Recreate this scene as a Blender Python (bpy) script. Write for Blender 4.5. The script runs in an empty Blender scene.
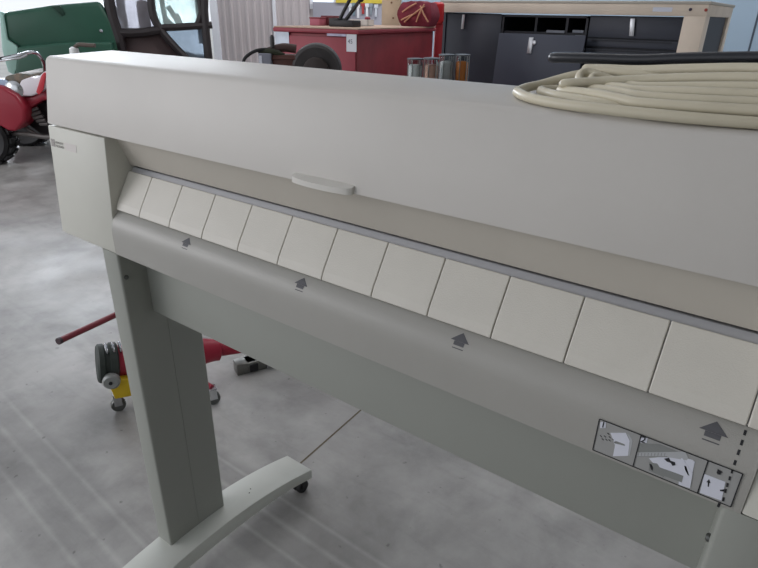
import bpy, bmesh, math, random
from mathutils import Vector, Matrix
random.seed(4)
scene = bpy.context.scene
col = scene.collection
PI = math.pi

# ------------------------------------------------------------------ camera
Z0 = 0.145                       # the plotter rides this much higher than its own drawing (casters)
RT = Vector((0.80618, 0.59139, 0.01798)); DN = Vector((0.26302, -0.33100, -0.90623)); FW = Vector((-0.52999, 0.73532, -0.42239))
FPX = 579.62
CAM = Vector((0, 0, 1.1856 + Z0))
cd = bpy.data.cameras.new('camera'); cam = bpy.data.objects.new('camera', cd); col.objects.link(cam)
m = Matrix.Identity(3); m.col[0] = RT; m.col[1] = -DN; m.col[2] = -FW
cam.matrix_world = Matrix.Translation(CAM) @ m.to_4x4()
cd.sensor_fit = 'HORIZONTAL'; cd.sensor_width = 36; cd.lens = FPX/758*36; cd.clip_start = .02; cd.clip_end = 200
scene.camera = cam

def ray(px, py):
    return RT*((px-379)/FPX) + DN*((py-284)/FPX) + FW
class Frame:
    """a real place in the hall: origin on the floor and a heading; at() reads where a sight line meets its plane y=ly"""
    def __init__(s, x, y, yaw):
        s.o = Vector((x, y, 0)); s.yaw = yaw
        s.ux = Vector((math.cos(yaw), math.sin(yaw), 0)); s.uy = Vector((-math.sin(yaw), math.cos(yaw), 0))
    def at(s, px, py, ly=0.0):
        r = ray(px, py); t = (ly-(CAM-s.o).dot(s.uy))/r.dot(s.uy)
        p = CAM+r*t-s.o
        return Vector((p.dot(s.ux), ly, p.z))
AZ = math.atan2(0.52999, 0.73532)          # heading of the view, as a rotation about z
def sight(px, D):                            # floor spot at ground distance D under image column px
    r = ray(px, 15); h = Vector((r.x, r.y, 0)).normalized(); return h*D
def floor_at(px, py):
    r = ray(px, py); return CAM+r*(-CAM.z/r.z)

# ------------------------------------------------------------------ materials
MATS = {}
def mat(name, c, rough=.5, metal=0, bump=0, bscale=300, vary=0, vscale=8, trans=0, emit=0, coat=0, c2=None, spec=.5, ior=1.45):
    if name in MATS: return MATS[name]
    m = bpy.data.materials.new(name); m.use_nodes = True; nt = m.node_tree; b = nt.nodes['Principled BSDF']
    lin = lambda v: tuple((x/255/12.92 if x/255 <= .04045 else ((x/255+.055)/1.055)**2.4) for x in v)+(1,)
    b.inputs['Base Color'].default_value = lin(c); b.inputs['Roughness'].default_value = rough
    b.inputs['Metallic'].default_value = metal; b.inputs['Transmission Weight'].default_value = trans
    b.inputs['Specular IOR Level'].default_value = spec; b.inputs['IOR'].default_value = ior
    b.inputs['Coat Weight'].default_value = coat
    if emit: b.inputs['Emission Color'].default_value = lin(c); b.inputs['Emission Strength'].default_value = emit
    tc = nt.nodes.new('ShaderNodeTexCoord')
    if vary or c2:
        n = nt.nodes.new('ShaderNodeTexNoise'); n.inputs['Scale'].default_value = vscale; n.inputs['Detail'].default_value = 6
        nt.links.new(tc.outputs['Object'], n.inputs['Vector'])
        r = nt.nodes.new('ShaderNodeValToRGB'); v = vary or .1
        a = lin(c); z = lin(c2) if c2 else tuple(x*(1-v) for x in a[:3])+(1,)
        r.color_ramp.elements[0].position = .35; r.color_ramp.elements[0].color = z
        r.color_ramp.elements[1].position = .62; r.color_ramp.elements[1].color = a
        nt.links.new(n.outputs['Fac'], r.inputs['Fac']); nt.links.new(r.outputs['Color'], b.inputs['Base Color'])
    if bump:
        n = nt.nodes.new('ShaderNodeTexNoise'); n.inputs['Scale'].default_value = bscale; n.inputs['Detail'].default_value = 2
        nt.links.new(tc.outputs['Object'], n.inputs['Vector'])
        bp = nt.nodes.new('ShaderNodeBump'); bp.inputs['Strength'].default_value = bump; bp.inputs['Distance'].default_value = .001
        nt.links.new(n.outputs['Fac'], bp.inputs['Height']); nt.links.new(bp.outputs['Normal'], b.inputs['Normal'])
    MATS[name] = m; return m
M_HOOD = mat('putty_plastic', (206,202,196), .5, bump=.15, bscale=900, vary=.05, vscale=5)
M_CAP = mat('warm_putty_plastic', (206,205,195), .5, bump=.15, bscale=900, vary=.04, vscale=5)
M_TILE = mat('tile_plastic', (209,205,195), .45, bump=.3, bscale=700, vary=.03, vscale=20)
M_APRON = mat('grey_textured_plastic', (164,162,156), .36, bump=.3, bscale=900, vary=.04, vscale=7)
M_STRIP = mat('grey_strip_plastic', (184,184,187), .4)
M_NICHE = mat('niche_plastic', (194,188,177), .5, vary=.05, vscale=6)
M_STEEL = mat('painted_sage_steel', (152,154,147), .45, bump=.1, bscale=600)
M_FOOT = mat('painted_foot_steel', (200,202,195), .42, vary=.05, vscale=12)
M_BOLT = mat('dull_bolt', (110,112,110), .35, metal=.8)
M_BLACK = mat('black_rubber', (28,28,30), .55)
M_DARK = mat('dark_gap', (40,40,42), .8)
M_CHROME = mat('chrome', (200,202,205), .22, metal=1)
M_INK = mat('grey_ink', (88,88,92), .6)
M_INKD = mat('black_ink', (38,38,42), .6)
M_LAB = mat('label_grey', (158,158,156), .5)
M_LABL = mat('label_light_grey', (178,180,182), .5)
M_LABD = mat('label_mid_grey', (134,136,134), .5)
M_WHITE = mat('label_white', (214,216,226), .5)
M_PALE = mat('badge_pale', (212,206,201), .5)
M_CABLE = mat('cream_cable', (204,196,174), .36, vary=.06, vscale=20)
M_CABLEK = mat('black_cable', (34,36,42), .3)

# ------------------------------------------------------------------ mesh helpers
def finish(bm, bevel=0, seg=2, ang=30):
    bmesh.ops.remove_doubles(bm, verts=bm.verts, dist=1e-6)
    bmesh.ops.recalc_face_normals(bm, faces=bm.faces)
    if bevel:
        es = [e for e in bm.edges if len(e.link_faces) == 2 and e.calc_face_angle(0) > math.radians(ang)]
        bmesh.ops.bevel(bm, geom=es, offset=bevel, segments=seg, affect='EDGES', profile=.5, clamp_overlap=True)
    return bm
def obj(name, bm, material, parent=None, smooth=True, shift=None):
    """link bm as one mesh; shift turns hall coordinates into the parent's own"""
    me = bpy.data.meshes.new(name)
    if shift is not None: bmesh.ops.translate(bm, verts=bm.verts, vec=-Vector(shift))
    bm.to_mesh(me); bm.free()
    for mm in (material if isinstance(material, (list, tuple)) else [material]): me.materials.append(mm)
    if smooth and len(me.polygons):
        me.polygons.foreach_set('use_smooth', [True]*len(me.polygons)); me.set_sharp_from_angle(angle=math.radians(32))
    o = bpy.data.objects.new(name, me); col.objects.link(o)
    if parent is not None: o.parent = parent
    return o
def add_prism(bm, prof, x0, x1, mi=0):        # profile in (y,z) swept along x
    a = [bm.verts.new((x0, y, z)) for y, z in prof]; b = [bm.verts.new((x1, y, z)) for y, z in prof]; n = len(prof)
    f = [bm.faces.new(a), bm.faces.new(list(reversed(b)))]
    for i in range(n): f.append(bm.faces.new((a[i], b[i], b[(i+1) % n], a[(i+1) % n])))
    for q in f: q.material_index = mi
def add_plate(bm, pts, y0, y1, mi=0):         # outline in (x,z) with real thickness along y
    a = [bm.verts.new((x, y0, z)) for x, z in pts]; b = [bm.verts.new((x, y1, z)) for x, z in pts]; n = len(pts)
    f = [bm.faces.new(a), bm.faces.new(list(reversed(b)))]
    for i in range(n): f.append(bm.faces.new((a[i], b[i], b[(i+1) % n], a[(i+1) % n])))
    for q in f: q.material_index = mi
def add_box(bm, x0, x1, y0, y1, z0, z1, mi=0):
    add_plate(bm, [(x0, z0), (x1, z0), (x1, z1), (x0, z1)], y0, y1, mi)
def ring(c, u, v, r, n): return [c+u*(r*math.cos(2*PI*k/n))+v*(r*math.sin(2*PI*k/n)) for k in range(n)]
def add_tube(bm, pts, r, n=10, closed=False, smooth=0, mi=0):
    P = [Vector(p) for p in pts]
    if smooth:
        Q = []; L = len(P)
        for i in range(L if closed else L-1):
            g = (lambda k: P[k % L]) if closed else (lambda k: P[max(0, min(L-1, k))])
            a, b, c, d = g(i-1), g(i), g(i+1), g(i+2)
            for s in range(smooth):
                t = s/smooth
                Q.append(.5*((2*b)+(c-a)*t+(2*a-5*b+4*c-d)*t*t+(3*b-a-3*c+d)*t**3))
        if not closed: Q.append(P[-1])
        P = Q
    rr = r if callable(r) else (lambda t: r)
    L = len(P); rings = []; up = None
    for i, p in enumerate(P):
        t = (P[(i+1) % L]-P[i-1]) if closed else (P[min(L-1, i+1)]-P[max(0, i-1)])
        t.normalize()
        if up is None: up = t.orthogonal().normalized()
        up = (up-t*up.dot(t)).normalized(); w = t.cross(up)
        rings.append([bm.verts.new(q) for q in ring(p, up, w, rr(i/max(1, L-1)), n)])
    for i in range(L if closed else L-1):
        A, B = rings[i], rings[(i+1) % L]
        off = 0
        if closed and i == L-1:
            off = min(range(n), key=lambda k: (B[k].co-A[0].co).length)
        for k in range(n):
            f = bm.faces.new((A[k], A[(k+1) % n], B[(k+1+off) % n], B[(k+off) % n])); f.material_index = mi
    if not closed:
        for q in (list(reversed(rings[0])), rings[-1]): f = bm.faces.new(q); f.material_index = mi
def add_lathe(bm, prof, c=(0, 0, 0), axis=(0, 0, 1), n=24, mi=0):   # profile (r, h) about an axis
    c = Vector(c); ax = Vector(axis).normalized(); u = ax.orthogonal().normalized(); w = ax.cross(u); rings = []
    for r, h in prof: rings.append([bm.verts.new(q) for q in ring(c+ax*h, u, w, max(r, 1e-4), n)])
    for A, B in zip(rings, rings[1:]):
        for k in range(n): f = bm.faces.new((A[k], A[(k+1) % n], B[(k+1) % n], B[k])); f.material_index = mi
    for q in (list(reversed(rings[0])), rings[-1]): f = bm.faces.new(q); f.material_index = mi
def text_bm(s, size, M):                      # real lettering as flat mesh, placed by matrix M
    cu = bpy.data.curves.new('lettering', 'FONT'); cu.body = s; cu.size = size; cu.extrude = .0001; cu.align_x = 'LEFT'
    o = bpy.data.objects.new('lettering', cu); col.objects.link(o)
    dg = bpy.context.evaluated_depsgraph_get(); me = bpy.data.meshes.new_from_object(o.evaluated_get(dg))
    bm = bmesh.new(); bm.from_mesh(me); bmesh.ops.transform(bm, matrix=M, verts=bm.verts)
    bpy.data.objects.remove(o); bpy.data.meshes.remove(me); bpy.data.curves.remove(cu); return bm
def thing(name, label, cat, loc=(0, 0, 0), rz=0, group=None):
    o = bpy.data.objects.new(name, None); col.objects.link(o); o.location = loc; o.rotation_euler = (0, 0, rz)
    o.empty_display_size = .1; o['label'] = label; o['category'] = cat
    if group: o['group'] = group
    return o
def tag(o, label, cat, group=None):
    o['label'] = label; o['category'] = cat
    if group: o['group'] = group
    return o
def struct(name, bm, m): o = obj(name, bm, m, smooth=False); o['kind'] = 'structure'; return o
def B(): return bmesh.new()

# ================================================================== THE PLOTTER
XL, XC, XR = -1.1856, -.990, .0418            # left end, inner faces of the two end covers
XRR = XR+(XC-XL)
BASE = Vector((-.47, .63, 0))
plotter = thing('wide_format_plotter', 'long putty-coloured large-format plotter on a sage grey wheeled stand', 'plotter', BASE)
SH = BASE-Vector((0, 0, Z0))                  # drawing coordinates -> own coordinates
def pobj(name, bm, m, parent=plotter, smooth=True): return obj(name, bm, m, parent, smooth, SH)

# hood
b = B(); add_prism(b, [(.5443,.9830),(.5650,1.0955),(.5680,1.1005),(.5740,1.1035),(.7000,1.1090),(.7190,1.1070),(.7350,1.0950),(.7450,1.06),(.7500,.9830)], XL, XRR)
hood = pobj('hood', finish(b, .0022, 2, 25), M_HOOD)
b = B()                                        # tongue-shaped finger grip on the hood's lip
N = 18
for zz in (0,): pass
top = []; bot = []
for k in range(N+1):
    a = PI*k/N; x = -.484-.051*math.cos(a); s = math.sin(a)**.55
    top.append((x, .5470-.0150*s, .9925-.0025*s)); bot.append((x, .5450-.0130*s, .9835-.0005*s))
tv = [b.verts.new(p) for p in top]; bv = [b.verts.new(p) for p in bot]
tb = [b.verts.new((p[0], .552, .9960)) for p in top]; bb = [b.verts.new((p[0], .552, .9835)) for p in top]
for k in range(N):
    b.faces.new((tv[k], tv[k+1], bv[k+1], bv[k])); b.faces.new((tb[k], tb[k+1], tv[k+1], tv[k])); b.faces.new((bv[k], bv[k+1], bb[k+1], bb[k]))
b.faces.new(tb[::-1]+bb) if False else None
o = pobj('finger_grip', finish(b, 0), mat('grip_plastic', (212,209,202), .4), hood)

# end covers
for x0, x1, nm in ((XL, XC, 'left'), (XR, XRR, 'right')):
    b = B(); add_prism(b, [(.5440,.9805),(.5270,.7680),(.7000,.7650),(.7480,.80),(.7480,.9805)], x0, x1)
    cap = pobj('end_cover', finish(b, .0025, 2), M_CAP)
    if nm == 'left': cap['label'] = 'left end cover with small badge'; capL = cap
# badge on the left cover: square mark and two printed lines, then a pale strip
bm = B()
def cap_pt(px, py):
    n = Vector((0, -.2125, .017)).normalized(); a = Vector((0, .5270, .7680+Z0)); r = ray(px, py)
    t = (a-CAM).dot(n)/r.dot(n); return CAM+r*t+n*.0004
def flat(bm, pts, mi=0, th=.0003, n=Vector((0,-1,0))):
    a = [bm.verts.new(Vector(p)) for p in pts]; c = [bm.verts.new(Vector(p)-n*th) for p in pts]; L = len(a)
    fs = [bm.faces.new(a), bm.faces.new(c[::-1])]+[bm.faces.new((a[i], c[i], c[(i+1) % L], a[(i+1) % L])) for i in range(L)]
    for f in fs: f.material_index = mi
p0 = cap_pt(51.0, 139.5); X0b, Z0b = p0.x, p0.z
def capxz(x, z): # point on cover front at plan x, height z
    return Vector((x, .5270+(z-Z0-.7680)*(.017/.2125)-.0004, z))
flat(bm, [capxz(X0b, Z0b+.002), capxz(X0b+.014, Z0b+.002), capxz(X0b+.014, Z0b-.012), capxz(X0b, Z0b-.012)], 0)
bdg = obj('badge_mark', finish(bm), mat('badge_ink', (156,150,146), .5), capL, shift=BASE)
bm = B(); flat(bm, [capxz(X0b+.048, Z0b+.001), capxz(X0b+.092, Z0b+.001), capxz(X0b+.092, Z0b-.013), capxz(X0b+.048, Z0b-.013)], 0)
obj('badge_strip', finish(bm), M_PALE, capL, shift=BASE)
Mt = Matrix(((1,0,0,0),(0,.08,-1,0),(0,1,0,0),(0,0,0,1)))
for i, s in enumerate(('HEWLETT', 'PACKARD')):
    p = capxz(X0b+.017, Z0b-.005-.0065*i)
    t = text_bm(s, .0064, Matrix.Translation(p+Vector((0,-.0003,0))) @ Mt)
    obj('badge_lettering', t, mat('badge_text', (128,122,118), .5), capL, False, BASE)
t = text_bm('hp', .010, Matrix.Translation(capxz(X0b+.0015, Z0b-.0075)+Vector((0,-.0006,0))) @ Mt)
obj('badge_lettering', t, M_PALE, capL, False, BASE)

# recess above the tiles, dark slot, grey strip
b = B(); add_prism(b, [(.5640,.9825),(.5860,.9262),(.6100,.9262),(.6100,.9825)], XC, XR); pobj('recess_panel', finish(b, 0), M_NICHE)
b = B(); add_prism(b, [(.6000,.9262),(.6000,.7700),(.7420,.7700),(.7420,.9825),(.612,.9825),(.612,.9262)], XC, XR); pobj('rear_housing', finish(b, .001), M_DARK)
b = B(); add_prism(b, [(.5905,.9215),(.5835,.9135),(.5480,.8500),(.5560,.8440),(.5990,.8440),(.5990,.9215)], XC, XR); strip = pobj('tile_support', finish(b, .0008), M_STRIP)
# tiles
PT = .0856; XT0 = -.91726
tp = (.5826,.9148); kn = (.5499,.8620); bt = (.5452,.8512)
def tile(x0, x1):
    b = B(); d = Vector((kn[0]-tp[0], kn[1]-tp[1])).normalized(); nr = Vector((d.y, -d.x))   # outward (-y,+z)
    if nr.x > 0: nr = -nr
    h = .0035
    pr = [(tp[0]+nr.x*h, tp[1]+nr.y*h), (kn[0]+nr.x*h, kn[1]+nr.y*h), (bt[0]-.0032, bt[1]+.0005), (bt[0]+.001, bt[1]-.0014), (kn[0]+.003, kn[1]), (tp[0]+.001, tp[1]-.001)]
    add_prism(b, pr, x0, x1); finish(b, .0013, 2, 15)
    return pobj('tile', b, M_TILE, strip, False)
edges = [XC+.0005]+[XT0+PT*k for k in range(12)]+[.0352]
for a, c in zip(edges, edges[1:]): tile(a+.0005, c-.0005)

# apron, swept profile; printed arrows and the label lie on it
AP = [(.5475,.8482),(.5400,.8420),(.5335,.8345),(.5292,.8250),(.5272,.8140),(.5268,.8000),(.5272,.7680)]
b = B(); add_prism(b, AP+[(.5330,.7640),(.5980,.7640),(.5980,.8482)], XC, XR); apron = pobj('apron', finish(b, 0), M_APRON)
def hit_apron(px, py):
    r = ray(px, py)
    for (y0, z0), (y1, z1) in zip(AP, AP[1:]):
        n = Vector((0, -(z0-z1), (y0-y1))) ; n.normalize()
        if n.y > 0: n = -n
        a = Vector((0, y0, z0+Z0)); t = (a-CAM).dot(n)/r.dot(n); p = CAM+r*t; z = p.z-Z0
        if z1-1e-4 <= z <= z0+1e-4: return p
    return p
AL = [0]
for (y0, z0), (y1, z1) in zip(AP, AP[1:]): AL.append(AL[-1]+math.hypot(y1-y0, z1-z0))
def ap_s(s, off=.0003):                        # (y,z) at arc length s down the apron, lifted off
    for i in range(len(AP)-1):
        if s <= AL[i+1] or i == len(AP)-2:
            t = (s-AL[i])/(AL[i+1]-AL[i]); y0, z0 = AP[i]; y1, z1 = AP[i+1]
            nx, nz = -(z0-z1), (y0-y1); L = math.hypot(nx, nz)
            return (y0+(y1-y0)*t+nx/L*off, z0+(z1-z0)*t+nz/L*off)
def s_of(p):
    z = p.z-Z0
    for i in range(len(AP)-1):
        if AP[i+1][1]-1e-4 <= z <= AP[i][1]+1e-4: return AL[i]+(AP[i][1]-z)/(AP[i][1]-AP[i+1][1])*(AL[i+1]-AL[i])
    return AL[-1]
def decal(bm, rows, mi=0, off=.0003):          # rows of (s, xleft, xright) wrapped on the apron
    R = [[bm.verts.new((x, ap_s(s, off)[0], ap_s(s, off)[1])) for x in (a, c)] for s, a, c in rows]
    for p, q in zip(R, R[1:]):
        f = bm.faces.new((p[0], p[1], q[1], q[0])); f.material_index = mi
ARX = [hit_apron(187.5, 241).x, hit_apron(302.5, 281.5).x, hit_apron(461, 339).x, hit_apron(714, 431).x]
SA = s_of(hit_apron(717, 421.5))
for ax in ARX:
    b = B(); w = .0122; h = .0115; q = []
    for k in range(7): t = k/6; q.append((SA+h*t, ax-w*t, ax+w*t))
    decal(b, q); decal(b, [(SA+h+.0001, ax-.0068, ax+.0068), (SA+h+.0028, ax-.0068, ax+.0068), (SA+h+.0052, ax-.0068, ax+.0068)])
    decal(b, [(SA+h+.0080, ax-.0072, ax+.0072), (SA+h+.0092, ax-.0072, ax+.0072)])
    pobj('printed_arrow', b, M_INK, apron, False)
for px, py in ((747.2,425.5),(745.0,432.8),(741.8,442.6),(738.6,452.3),(735.0,462.5)):
    b = B(); p = hit_apron(px, py); s = s_of(p); s0 = max(.0005, s-.0026)
    decal(b, [(s0+.0052*k/3, p.x-.0011, p.x+.0011) for k in range(4)], 0)
    pobj('printed_dash', b, M_INKD, apron, False)

# instruction label, flat on the lower apron
F0 = Frame(0, 0, 0); YL = .5264
def LP(z5=None, z6=None, px=None, off=0):
    if z5: px = (590+z5[0]/8.11, 410+z5[1]/8.11)
    if z6: px = (660+z6[0]/8.11, 440+z6[1]/8.11)
    p = F0.at(px[0], px[1], YL-off); return p
bm = B()
def lpoly(pts, mi, off, src='z5'):
    flat(bm, [LP(**{src: p}, off=off) for p in pts], mi, .0002)
def lline(a, c, w, mi, off):
    d = (c-a).normalized(); n = Vector((-d.z, 0, d.x))*w/2; flat(bm, [a+n, c+n, c-n, a-n], mi, .0002)
TL, TR, BR, BL = LP(px=(599.2,419.2)), LP(px=(742.4,472.9)), LP(px=(731.5,506.6)), LP(px=(593,450))
zt = (TL.z+TR.z)/2; zb = (BL.z+BR.z)/2; xl = (TL.x+BL.x)/2; xr = (TR.x+BR.x)/2
def V(x, z, off=0): return Vector((x, YL-off, z))
flat(bm, [V(xl,zt), V(xr,zt), V(xr,zb), V(xl,zb)], 0, .0002)
d1 = (LP(z5=(410,208)).x+LP(z5=(355,450)).x)/2; d2 = (LP(z6=(385,170)).x+LP(z6=(310,425)).x)/2
for a, c in ((V(xl,zt,.0006),V(xr,zt,.0006)),(V(xl,zb,.0006),V(xr,zb,.0006)),(V(xl,zt,.0006),V(xl,zb,.0006)),(V(xr,zt,.0006),V(xr,zb,.0006)),(V(d1,zt,.0006),V(d1,zb,.0006)),(V(d2,zt,.0006),V(d2,zb,.0006))):
    lline(a, c, .0010, 2, 0)
# panel one: sheet going into the machine
lpoly([(165,185),(290,185),(322,250),(308,372),(186,375),(203,285)], 1, .0004)
lpoly([(300,190),(320,205),(345,250),(322,372),(310,372),(324,250)], 3, .0003)
lpoly([(205,250),(280,278),(285,292),(200,270)], 4, .0005)
for q in ((80,205),(95,232),(112,208),(125,235),(140,186),(152,215),(150,240),(178,232),(195,258)):
    a = LP(z5=q, off=.0005); c = LP(z5=(q[0]+16, q[1]+14), off=.0005); lline(a, c, .0007, 2, 0)
lpoly([(85,98),(130,98),(127,146),(82,146)], 1, .0004); lpoly([(412,224),(468,228),(460,268),(405,264)], 1, .0004)
# panel two: sheet laid on the cover
lpoly([(398,272),(560,275),(730,345),(730,380),(380,380)], 4, .00015)
lpoly([(385,345),(730,340),(730,375),(380,375)], 3, .0003)
lpoly([(60,104),(205,95),(230,150),(215,165),(60,138)], 3, .00055, 'z6')
for k in range(12): lline(LP(z5=(392+k*27,350), off=.0005), LP(z5=(388+k*27,372), off=.0005), .0005, 4, 0)
lpoly([(478,392),(560,383),(780,390),(832,405),(850,420),(820,560),(700,535),(520,440)], 1, .0004)
lpoly([(170,148),(182,148),(265,270),(243,392),(150,362)], 1, .0007, 'z6')
lpoly([(0,225),(190,292),(176,344),(0,280)], 4, .0010, 'z6')
lpoly([(480,425),(545,435),(600,520),(600,545),(530,515),(475,490)], 4, .0005)
# arrows of panel two
lpoly([(482,438),(498,440),(512,470),(508,492),(492,480)], 2, .0007)
lpoly([(600,395),(640,388),(652,412),(690,425),(692,448),(668,452),(655,430),(622,418)], 2, .0007)
lpoly([(196,208),(212,212),(238,290),(226,284),(204,244)], 2, .0007, 'z6')
# panel three: sheet lined up with the dashes
lpoly([(360,275),(532,340),(498,492),(322,428)], 1, .0004, 'z6')
lpoly([(386,378),(388,345),(376,342),(397,318),(410,350),(400,348),(396,380)], 2, .0007, 'z6')
lpoly([(458,266),(468,236),(508,262),(494,268),(490,282),(468,280)], 2, .0007, 'z6')
for q in ((584,256),(565,312),(546,366),(532,414),(514,482)):
    lpoly([(q[0]-6,q[1]-17),(q[0]+11,q[1]-15),(q[0]+5,q[1]+17),(q[0]-12,q[1]+14)], 2, .0006, 'z6')
lpoly([(485,405),(522,400),(522,420),(488,415)], 2, .0007, 'z6')
lab = obj('instruction_label', bm, [M_LAB, M_WHITE, M_INKD, M_LABL, M_LABD], apron, False, BASE)
lab['label'] = 'picture label showing how to load a sheet'
for s, z in (('1', (97,140)), ('2', (420,262))):
    t = text_bm(s, .0105, Matrix.Translation(LP(z5=z, off=.0009)-Vector((.002,0,0))) @ Matrix(((1,0,0,0),(0,0,-1,0),(0,1,0,0),(0,0,0,1))))
    obj('label_numeral', t, M_INKD, apron, False, BASE)

# stand
b = B(); add_box(b, XC-.002, .0285, .583, .625, .6245, .7640); pobj('cross_beam', finish(b, .0012), M_STEEL)
LEGX = ((-1.043, -.990), (.0262, .0762))
def foot_z(y): return .002-.42*((y-.60)**2)
for side, (x0, x1) in enumerate(LEGX):
    b = B(); add_box(b, x0, x1, .5285, .6105, -.003, .7670); add_box(b, x0+.0006, x1-.0006, .6105, .612, -.003, .7670); add_box(b, x0, x1, .6120, .694, -.003, .7670)
    bmesh.ops.recalc_face_normals(b, faces=b.faces)
    es = [e for e in b.edges if abs(e.verts[0].co.z-e.verts[1].co.z) > .1 and e.calc_face_angle(0) > .5 and (e.verts[0].co.y < .529 or e.verts[0].co.y > .693)]
    bmesh.ops.bevel(b, geom=es, offset=.005, segments=3, affect='EDGES', profile=.5)
    leg = pobj('leg', b, M_STEEL)
    for yy, zz in ((.5385,.716),):
        b = B(); ax = 1 if side == 0 else -1; xx = x1 if side == 0 else x0
        add_lathe(b, [(.0045,-.001),(.0045,.002),(.0030,.0036)], (xx, yy, zz), (ax,0,0), 12); pobj('bolt', b, M_BOLT, leg)
    fx0, fx1 = (x0+.004, x1+.053) if side == 0 else (x0-.053, x1-.004)
    ys = [.25+.725*k/30 for k in range(31)]
    prof = [(y, foot_z(y)) for y in ys]+[(y, foot_z(y)-.034-.010*max(0, 1-((y-.61)/.25)**2)) for y in reversed(ys)]
    b = B(); add_prism(b, prof, fx0, fx1); foot = pobj('foot', finish(b, .0025, 2, 50), M_FOOT)
    if side == 0:
        for yy, xx in ((.781,.052),(.768,.062)):
            b = B(); add_lathe(b, [(.0018,-.001),(.0018,.0006)], (fx0+xx, yy, foot_z(yy)), (0,0,1), 10); pobj('screw_hole', b, M_DARK, foot)
    for yy in (.950, .275):
        xx = (fx0+fx1)/2+(.016 if side == 0 else -.016); zb_ = foot_z(yy)-.034
        c = B(); add_lathe(c, [(.012,0),(.012,-.008),(.006,-.010),(.006,-.02)], (xx, yy, zb_+.001), (0,0,1), 14)
        add_plate(c, [(xx-.019, zb_-.012), (xx+.019, zb_-.012), (xx+.019, zb_-.020), (xx-.019, zb_-.020)], yy-.012, yy+.018)
        for s in (-1, 1): add_box(c, xx+s*.0175-.0015, xx+s*.0175+.0015, yy-.002, yy+.018, -.128, zb_-.012)
        cs = pobj('caster', finish(c), M_BLACK)
        R_ = (-Z0+zb_-.022+Z0); r = (zb_-.020-(-Z0))/2; 
        w = B(); add_lathe(w, [(r*.55,-.0155),(r*.9,-.0155),(r,-.012),(r,-.004),(r*.85,-.002),(r*.85,.002),(r,.004),(r,.012),(r*.9,.0155),(r*.55,.0155)], (xx, yy+.008, -Z0+r), (1,0,0), 28)
        pobj('wheel', w, M_BLACK, cs)

# ================================================================== CABLES ON THE HOOD
HT = 1.1035+Z0                                 # hood top near its front
def hood_top(y): return (1.1035+(min(max(y,.574),.70)-.574)/(.126)*.0055)+Z0
RC = .0051
def on(px, py, lift):                          # lift: how high above the hood the cable's centre rides here
    r = ray(px, py); z = HT+lift
    for _ in range(3):
        t = (z-CAM.z)/r.z; p = CAM+r*t; z = hood_top(p.y)+lift
    return p
R0 = RC+.0006
def on2(px, Y, lift):                           # under image column px, at plan depth Y, riding lift mm above the hood
    z = hood_top(Y)+lift/1000; k = (px-379)/FPX; n = RT-FW*k; d = Vector((0, Y, z))-CAM
    return Vector((-(n.y*d.y+n.z*d.z)/n.x, Y, z))
rows = [ # front halves of the turns, left to right, (px, depth, lift); the nearest first
 [(517,.622,5.6),(526,.600,5.6),(546,.583,5.6),(574,.574,5.8),(606,.570,6),(640,.569,6),(690,.571,6),(758,.579,6),(815,.59,6)],
 [(541,.642,5.8),(551,.625,6.2),(563,.61,7),(583,.598,7.5),(610,.592,7),(640,.592,6),(690,.596,5.8),(758,.602,5.8),(815,.606,5.8)],
 [(561,.632,9.5),(577,.615,12),(598,.602,13.5),(618,.592,13),(640,.585,12),(690,.584,13),(758,.588,14),(815,.594,15)],
 [(586,.642,12),(599,.630,14),(611,.622,15),(625,.612,15.5),(640,.604,15),(690,.602,16),(758,.606,17.5),(815,.61,18)],
 [(606,.642,15),(620,.632,17),(640,.622,17),(690,.618,20),(758,.619,22),(815,.622,22)],
 [(612,.652,18),(628,.645,18),(645,.639,18.5),(690,.637,22),(758,.637,26),(815,.64,27)],
 [(564,.626,17),(583,.632,19),(603,.640,20.5),(640,.649,23.5),(690,.652,28),(758,.652,32),(815,.65,32)],
 [(587,.680,27),(608,.680,28),(637,.678,29),(690,.672,34),(758,.667,38.5),(815,.66,38)],
]
b = B(); pts = []
turns = []
for i, r in enumerate(rows):
    f = [on2(*q) for q in r]
    le, re = f[0], f[-1]
    top_r = r[-1][2]/1000
    # the turn goes on round the right-hand bend and back along the rear to the next turn's left end
    nx = rows[(i+1) % len(rows)][0]; nl = on2(*nx)
    yb = .676+.008*(i % 3); zr = R0+.0032+.0085*(i//3)
    back = [Vector((re.x+.035, re.y+.012, hood_top(re.y)+top_r)), Vector((re.x+.058+.004*i, .625, hood_top(.625)+(top_r+zr)/2+.002)), Vector((re.x+.035, yb-.008, hood_top(yb)+zr)),
            Vector((re.x-.03, yb, hood_top(yb)+zr)), Vector((re.x-.14, yb, hood_top(yb)+zr))]
    turns.append((f, back))
# back halves in sight: two strands leave the left bends and run to the rear
bl = [on2(*q) for q in ((517,.626,5.6),(526,.646,7),(540,.663,9),(555,.676,13),(570,.684,17.5),(586,.690,21),(604,.693,25))]
allp = []
for i, (f, back) in enumerate(turns):
    allp += f+back
    if i < len(turns)-1:
        n0 = turns[i+1][0][0]; lastb = back[-1]; dz = (n0.z-lastb.z)
        ym = (lastb.y+n0.y)/2
        d = lastb.x-n0.x
        allp += [Vector((lastb.x-d*.45, lastb.y, lastb.z+dz*.35)), Vector((n0.x+.022, n0.y+(lastb.y-n0.y)*.75, lastb.z+dz*.75)), Vector((n0.x+.004, n0.y+min(.014, .4*(lastb.y-n0.y)), lastb.z+dz*.95))]
add_tube(b, allp, RC, 12, smooth=6)
add_tube(b, bl+[Vector((bl[-1].x+.08, bl[-1].y+.006, bl[-1].z-.004)), Vector((bl[-1].x+.20, bl[-1].y+.010, bl[-1].z-.012)), Vector((bl[-1].x+.30, bl[-1].y+.0, bl[-1].z-.02))], RC*.98, 12, smooth=6)
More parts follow.
